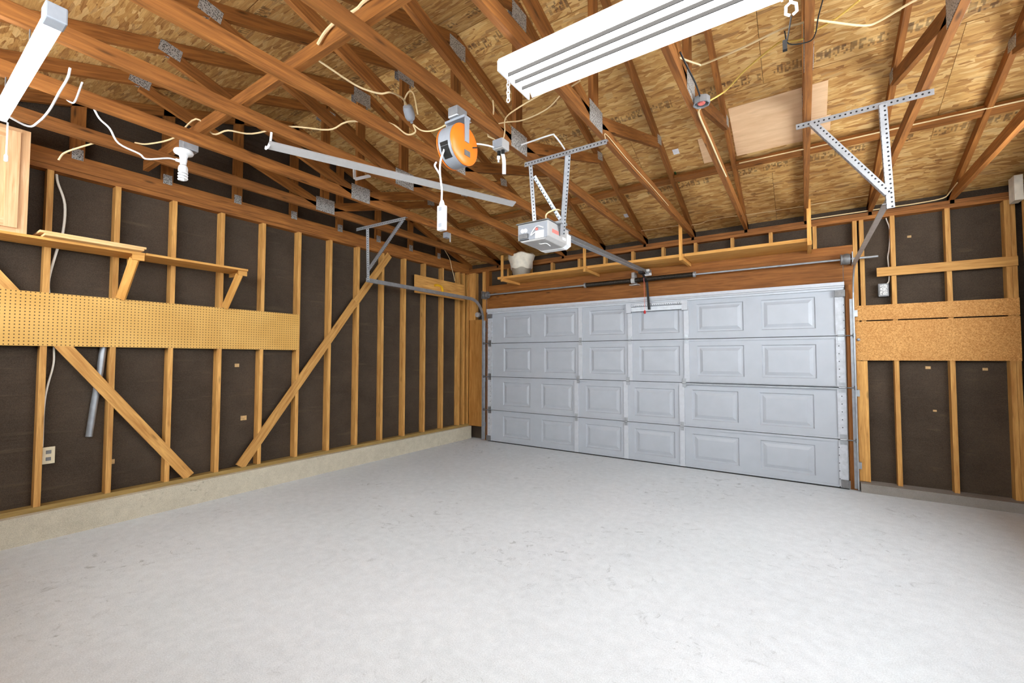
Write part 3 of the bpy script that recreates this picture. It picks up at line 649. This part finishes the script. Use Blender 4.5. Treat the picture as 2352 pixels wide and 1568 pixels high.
# ------------------------------------------------------------------ hanging things
rl = thing('cord_reel', (2.69, -3.9, 3.0), 'orange and silver retractable cord reel hanging from a truss', 'cord reel')
RC = Vector((2.69, -3.91, 2.755))
MB().lathe(RC-Vector((.06, 0, 0)), (1, 0, 0), [(0, .112), (.012, .128), (.108, .128), (.12, .112)], 40).build('rim_band', m_grey, rl, True)
for s in (-1, 1): MB().lathe(RC+Vector((s*.054, 0, 0)), (s, 0, 0), [(0, .129), (.006, .129), (.016, .117), (.02, .06), (.021, .0)], 40).build('side_disc', m_orange, rl, True)
br('cord_slot', m_dark, rl, RC+Vector((0, -.124, -.015)), RC+Vector((0, -.106, -.066)), .062, .012, (1, 0, 0)); br('cord_slot', m_dark, rl, RC+Vector((0, -.106, -.064)), RC+Vector((0, -.076, -.099)), .062, .012, (1, 0, 0))
bx('badge', m_galvd, rl, RC.x+.0745, RC.x+.0765, RC.y-.02, RC.y+.035, RC.z-.075, RC.z-.04)
br('handle_strap', m_grey, rl, (RC.x+.078, RC.y, RC.z+.01), (RC.x+.078, RC.y, 2.93), .04, .006, (0, 1, 0)); br('handle_strap', m_grey, rl, (RC.x-.078, RC.y, RC.z+.01), (RC.x-.078, RC.y, 2.93), .04, .006, (0, 1, 0))
bx('swivel_bracket', m_grey, rl, RC.x-.082, RC.x+.082, RC.y-.03, RC.y+.03, 2.915, 2.93); bx('mounting_plate', m_galv, rl, RC.x-.04, RC.x+.04, RC.y-.05, RC.y+.05, 2.93, 2.999, bevel=.008)
MB().cyl((RC.x+.075, RC.y+.06, RC.z), (RC.x+.10, RC.y+.075, RC.z), .004, 8).build('lock_pin', m_black, rl)
ps = thing('power_strip', (2.665, -4.02, 2.2), 'white power strip dangling from the cord of the orange reel', 'power strip')
cable('', [(2.68, -4.02, 2.70), (2.668, -4.04, 2.62), (2.655, -4.03, 2.55), (2.66, -4.018, 2.45), (2.66, -4.02, 2.37)], .006, m_white, parent=ps, name='cord')
bx('body', m_white, ps, 2.635, 2.69, -4.035, -4.0, 2.195, 2.35, axis=2, bevel=.006); MB().lathe((2.662, -4.018, 2.35), (0, 0, 1), [(0, .018), (.02, .014), (.035, .008)], 12).build('strain_relief', m_white, ps, True)
for z in (2.225, 2.325): bx('outlet_face', m_grey, ps, 2.65, 2.675, -4.0365, -4.0345, z-.012, z+.012)
gb = thing('outlet_box', (2.69, -3.43, 2.95), 'grey weatherproof outlet box with a white plug strap, below the truss beside the reel', 'outlet box')
bx('box', m_greyl, gb, 2.645, 2.735, -3.475, -3.385, 2.925, 2.998, bevel=.008); bx('cover', m_grey, gb, 2.65, 2.73, -3.48, -3.475, 2.93, 2.99)
for x in (2.672, 2.708): MB().cyl((x, -3.43, 2.925), (x, -3.43, 2.895), .013, 10).build('cord_grip', m_black, gb)
strip('hanging_strap', m_white, gb, [(2.705, -3.43, 2.90), (2.715, -3.43, 2.86), (2.718, -3.43, 2.82), (2.718, -3.43, 2.745)], .026, .006, (.8, .55, 0))
MB().lathe((2.668, -3.43, 2.89), (0, 0, -1), [(0, .012), (.02, .012), (.03, .006), (.045, .008)], 10).build('toggle', m_white, gb, True)
cs2 = thing('cable_splice', (2.24, -3.9, 3.1), 'grey oval cable connector hanging in the cream wires', 'connector')
MB().lathe((2.265, -3.95, 3.15), Vector((-.4, .75, -.55)), [(0, .012), (.008, .03), (.03, .036), (.08, .036), (.10, .028), (.11, .012), (.125, .010)], 16).build('body', m_grey, cs2, True)
jb2 = thing('junction_box', (.70, -1.9, 2.98), 'small grey junction box under a truss behind the power strip', 'junction box')
bx('box', m_grey, jb2, .735, .80, -1.94, -1.86, 2.93, 2.999, bevel=.006); bx('strap', m_greyl, jb2, .80, .806, -1.89, -1.87, 2.88, 2.99)
ob2 = thing('octagon_box', (3.97, -3.12, 2.98), 'open round metal ceiling box on the truss, with yellow cable', 'junction box')
MB().lathe((4.0, -3.12, 3.03), (0, 0, -1), [(0, .05), (.04, .05), (.041, .044), (.012, .044)], 8).build('box', m_galv, ob2); MB().lathe((4.0, -3.12, 3.0), (0, 0, -1), [(0, .025), (.006, .02)], 10).build('wire_nut', m_redl, ob2)
lb = tag(strip('light_bar', m_greyl, None, [(1.405, -4.44, 2.905), (2.07, -2.32, 2.985)], .065, .012, (1, -.3, .55)), 'long white metal bar slung below the trusses', 'bar')
tag(MB().tube([(1.412, -4.425, 2.998), (1.412, -4.43, 2.93), (1.41, -4.445, 2.885), (1.39, -4.45, 2.878), (1.375, -4.44, 2.90)], .008, 8).build('hook', m_white, None, True), 'white hook at the near end of the long white bar', 'hook')
tag(MB().tube(smooth_path([(2.70, -3.185, 3.065), (2.80, -3.185, 3.067), (2.975, -3.185, 3.068), (2.995, -3.172, 3.06), (3.0, -3.09, 3.04), (3.0, -3.02, 3.02)]), .006, 8).build('hook', m_white, None, True), 'white bent rod hook above the opener straps', 'hook')
tag(MB().tube(smooth_path([(2.055, -3.44, 2.998), (2.05, -3.452, 2.965), (2.06, -3.43, 2.93), (2.07, -3.41, 2.90)]), .008, 8).build('hook', m_white, None, True), 'short white screw hook under the truss near the reel', 'hook')
brk = MB().bar((.795, -3.30, 3.32), (.795, -3.29, 3.20), .03, .006, (0, 1, 0)).bar((.80, -3.29, 3.20), (.83, -3.13, 3.285), .006, .03, (1, 0, 0)).build('shelf_bracket', m_white)
tag(brk, 'small white L bracket on the king post behind the white bar', 'bracket')
def chain(label, p, n, up=True):
    mb = MB(); x, y, z = p
    for i in range(n):
        t = []
        for k in range(13):
            a = 2*math.pi*k/12; dx, dz = .009*math.cos(a), .014*math.sin(a)
            t.append((x+(dx if i % 2 else 0), y+(0 if i % 2 else dx), z-i*.021+dz))
        mb.tube(t, .0032, 6, False)
    return tag(mb.build('chain', m_white, None, True), label, 'chain')
chain('short white chain dangling at the left end of the four tube light', (3.185, -4.06, 2.925), 6)
pl = thing('plug', (4.482, -3.9, 2.85), 'white hook and plug dangling at the right end of the four tube light', 'plug')
MB().cyl((4.482, -3.9, 2.985), (4.482, -3.9, 2.87), .006, 8).build('hook_stem', m_white, pl)
MB().tube([(4.482, -3.9, 2.875), (4.465, -3.902, 2.862), (4.463, -3.902, 2.83), (4.478, -3.90, 2.82)], .006, 8).tube([(4.482, -3.9, 2.875), (4.50, -3.898, 2.862), (4.502, -3.898, 2.83), (4.488, -3.90, 2.82)], .006, 8).build('hook', m_white, pl, True)
cable('', [(4.482, -3.9, 2.815), (4.475, -3.9, 2.77), (4.466, -3.9, 2.72)], .003, m_black, parent=pl, name='cord'); MB().box(4.45, 4.466, -3.91, -3.892, 2.68, 2.72).build('plug_body', m_black, pl)
tag(bx('drywall_scrap', m_cloth, None, 6.13, 6.186, -.16, -.03, 2.86, 3.09), 'ragged pale scrap in the top right corner of the door wall', 'scrap')
wb = thing('switch_box', (5.22, .1, 2.14), 'grey metal device box beside a stud right of the door', 'box')
bx('box', m_galvd, wb, 5.178, 5.262, .06, .138, 2.075, 2.212); bx('device', m_plate, wb, 5.19, 5.25, .052, .06, 2.09, 2.20)
tag(MB().lathe((4.995, .036, 1.617), (0, -1, 0), [(0, .014), (.012, .016), (.022, .008)], 10).build('knob', m_grey, None, True), 'small dark knob on the particle board beside the door', 'knob')
# ------------------------------------------------------------------ cables
cable('white cord from the narrow strip light up to the first truss', [(.60, -5.565, 2.85), (.50, -5.45, 2.855), (.56, -5.415, 2.88), (.74, -5.40, 2.90), (.93, -5.39, 2.955), (1.05, -5.38, 3.0), (1.1, -5.38, 3.04)], .006, m_white)
cable('short white cord tucked under the second truss', [(1.00, -5.31, 3.03), (.80, -5.30, 2.99), (.755, -5.312, 2.992), (.72, -5.33, 3.02)], .005, m_white)
cable('white cord drooping from the truss to the spiral bulb holder', [(.735, -5.21, 3.03), (.72, -5.171, 2.967), (.72, -5.119, 2.923), (.72, -5.071, 2.843), (.72, -4.962, 2.816), (.72, -4.92, 2.795), (.71, -4.80, 2.85), (.695, -4.745, 2.864)], .006, m_white)
cable('cream cable sagging between the gable wall and the first truss', [(-.02, -5.225, 2.86), (0, -5.2, 2.917), (.05, -5.129, 2.975), (.13, -5.02, 3.05)], .006, m_tan)
cable('cream cable strung across the tops of the trusses to the oval connector', [(.161, -4.841, 3.1), (.249, -4.783, 3.09), (.514, -4.70, 3.1), (.77, -4.652, 3.19), (.824, -4.56, 3.1), (.986, -4.524, 3.095), (1.094, -4.407, 3.09), (1.41, -4.30, 3.097), (1.604, -4.112, 3.1), (1.787, -4.105, 3.1), (1.865, -4.056, 3.11), (2.055, -3.92, 3.10), (2.096, -3.80, 3.06), (2.18, -3.79, 3.055), (2.205, -3.835, 3.085)], .006, m_tan)
cable('cream cable looping from the oval connector to the reel bracket', [(2.205, -3.835, 3.085), (2.243, -3.784, 3.05), (2.334, -3.752, 3.04), (2.483, -3.758, 3.05), (2.60, -3.82, 3.06), (2.667, -3.86, 3.05)], .005, m_tan)
cable('cream cable dropping from the brace board to the oval connector', [(2.24, -4.59, 3.10), (2.225, -4.329, 3.1), (2.277, -4.195, 3.1), (2.319, -4.14, 3.12), (2.30, -4.03, 3.15), (2.265, -3.95, 3.15)], .006, m_tan)
cable('tight cream wire loop above the oval connector', [(2.25, -3.94, 3.14), (2.212, -3.92, 3.18), (2.189, -3.9, 3.246), (2.234, -3.9, 3.283), (2.279, -3.9, 3.241), (2.32, -3.9, 3.09)], .0055, m_tan)
cable('thick cream cable crossing the truss above the brace board', [(3.0, -4.70, 3.16), (2.823, -4.66, 3.17), (2.705, -4.64, 3.19), (2.63, -4.63, 3.19), (2.488, -4.64, 3.19), (2.398, -4.65, 3.16), (2.33, -4.65, 3.12)], .009, m_tan)
cable('cream wires rising from the grey outlet box', [(2.69, -3.44, 2.995), (2.62, -3.46, 3.03), (2.60, -3.47, 3.06), (2.708, -3.55, 3.14), (2.74, -3.6, 3.2)], .005, m_tan)
cable('cream cable from the grey outlet box toward the big light', [(2.60, -3.46, 3.05), (2.661, -3.481, 3.095), (2.756, -3.476, 3.095), (2.897, -3.452, 3.08), (3.103, -3.478, 3.08), (3.26, -3.55, 3.10), (3.4, -3.6, 3.10)], .0045, m_tan)
cable('second cream cable curving up beside the grey outlet box', [(2.70, -3.42, 2.998), (2.736, -3.448, 3.05), (2.824, -3.566, 3.06), (2.973, -3.626, 3.06), (3.249, -3.64, 3.095), (3.4, -3.66, 3.1)], .0045, m_tan)
cable('white cord between the orange reel and the grey outlet box', [(2.70, -3.80, 2.80), (2.66, -3.68, 2.88), (2.655, -3.55, 2.925), (2.66, -3.478, 2.94)], .006, m_white)
cable('thin cream cable stapled along the truss right of the opener', [(3.345, -3.06, 2.985), (3.346, -3.036, 3.025), (3.346, -2.598, 3.014), (3.346, -2.024, 3.021), (3.346, -1.3, 3.02)], .003, m_tan)
cable('yellow cable climbing from the round ceiling box', [(4.03, -3.06, 3.03), (4.125, -3.019, 3.09), (4.249, -3.154, 3.1), (4.414, -3.296, 3.1), (4.454, -3.283, 3.1), (4.528, -3.27, 3.095), (4.56, -3.29, 3.10), (4.629, -3.322, 3.1), (4.675, -3.345, 3.1), (4.75, -3.415, 3.1)], .005, m_yellow)
cable('cream cable draped across three trusses near the round ceiling box', [(3.94, -3.50, 3.096), (4.027, -3.379, 3.09), (4.063, -3.359, 3.09), (4.254, -3.397, 3.08), (4.426, -3.421, 3.09), (4.53, -3.40, 3.098), (4.567, -3.391, 3.10), (4.628, -3.354, 3.09), (4.775, -3.239, 3.08), (4.841, -3.221, 3.085), (4.953, -3.279, 3.09), (5.115, -3.33, 3.098)], .0055, m_tan)
cable('thin black cord looped over the upright looking truss', [(4.61, -3.641, 3.05), (4.585, -3.553, 3.0), (4.576, -3.447, 2.992), (4.549, -3.398, 2.992), (4.466, -3.436, 2.992), (4.45, -3.46, 3.05)], .003, m_black)
cable('cream cable running down the truss from the round ceiling box', [(3.985, -3.07, 3.0), (3.962, -2.99, 2.998), (3.962, -2.585, 3.002), (3.962, -2.146, 3.002), (3.963, -1.8, 3.01)], .006, m_tan)
cable('black wire hanging to the round ceiling box', [(3.97, -3.55, 3.08), (3.985, -3.45, 3.05), (4.0, -3.3, 3.03), (4.0, -3.17, 3.02)], .005, m_black)
cable('cream cable fixed along the flat blocking under the roof', [(3.99, -1.065, roof(-1.06)-.09), (4.50, -1.065, roof(-1.06)-.09), (4.60, -1.065, roof(-1.06)-.095), (5.08, -1.065, roof(-1.06)-.09), (5.7, -1.065, roof(-1.06)-.09), (6.18, -1.065, roof(-1.06)-.09)], .006, m_tan, 2)
cable('cream cable lying on the top plate right of the door', [(4.60, .02, 3.008), (5.0, .02, 3.008), (5.321, .02, 3.01), (5.516, .01, 3.008), (5.69, .0, 3.02), (5.74, -.03, 3.07), (5.742, -.25, 3.08)], .006, m_tan)
cable('thin pale cord strung under the eave along the door wall', [(2.6, -.155, 3.14), (3.152, -.134, 3.135), (3.414, -.1, 3.12), (3.597, -.144, 3.14), (4.123, -.126, 3.13), (4.557, -.122, 3.13), (5.1, -.131, 3.135)], .0035, m_tan, 3)
cable('white cable dropping through the stud bay to the metal device box', [(5.263, .1, 2.92), (5.292, .095, 2.777), (5.281, .1, 2.590), (5.268, .1, 2.499), (5.272, .1, 2.394), (5.272, .1, 2.25), (5.25, .1, 2.205)], .006, m_cable)
cable('white cable hanging in the left stud bay behind the shelf', [(-.54, -5.146, 2.905), (-.53, -5.138, 2.835), (-.515, -5.096, 2.667), (-.515, -5.10, 2.437), (-.515, -5.134, 2.26), (-.53, -5.165, 2.05), (-.54, -5.16, 1.92), (-.54, -5.13, 1.75)], .0085, m_cable)
cable('white cable in the left stud bay below the pegboard, leading to the outlet', [(-.54, -5.13, 1.70), (-.53, -5.121, 1.467), (-.53, -5.122, 1.344), (-.53, -5.15, 1.171), (-.54, -5.162, 1.0), (-.55, -5.16, .70)], .0065, m_cable)
cable('pale wire dangling in the far left corner', [(-.42, -.654, 3.2), (-.43, -.52, 3.08), (-.44, -.458, 2.941), (-.45, -.40, 2.84), (-.455, -.362, 2.735)], .005, m_tan)
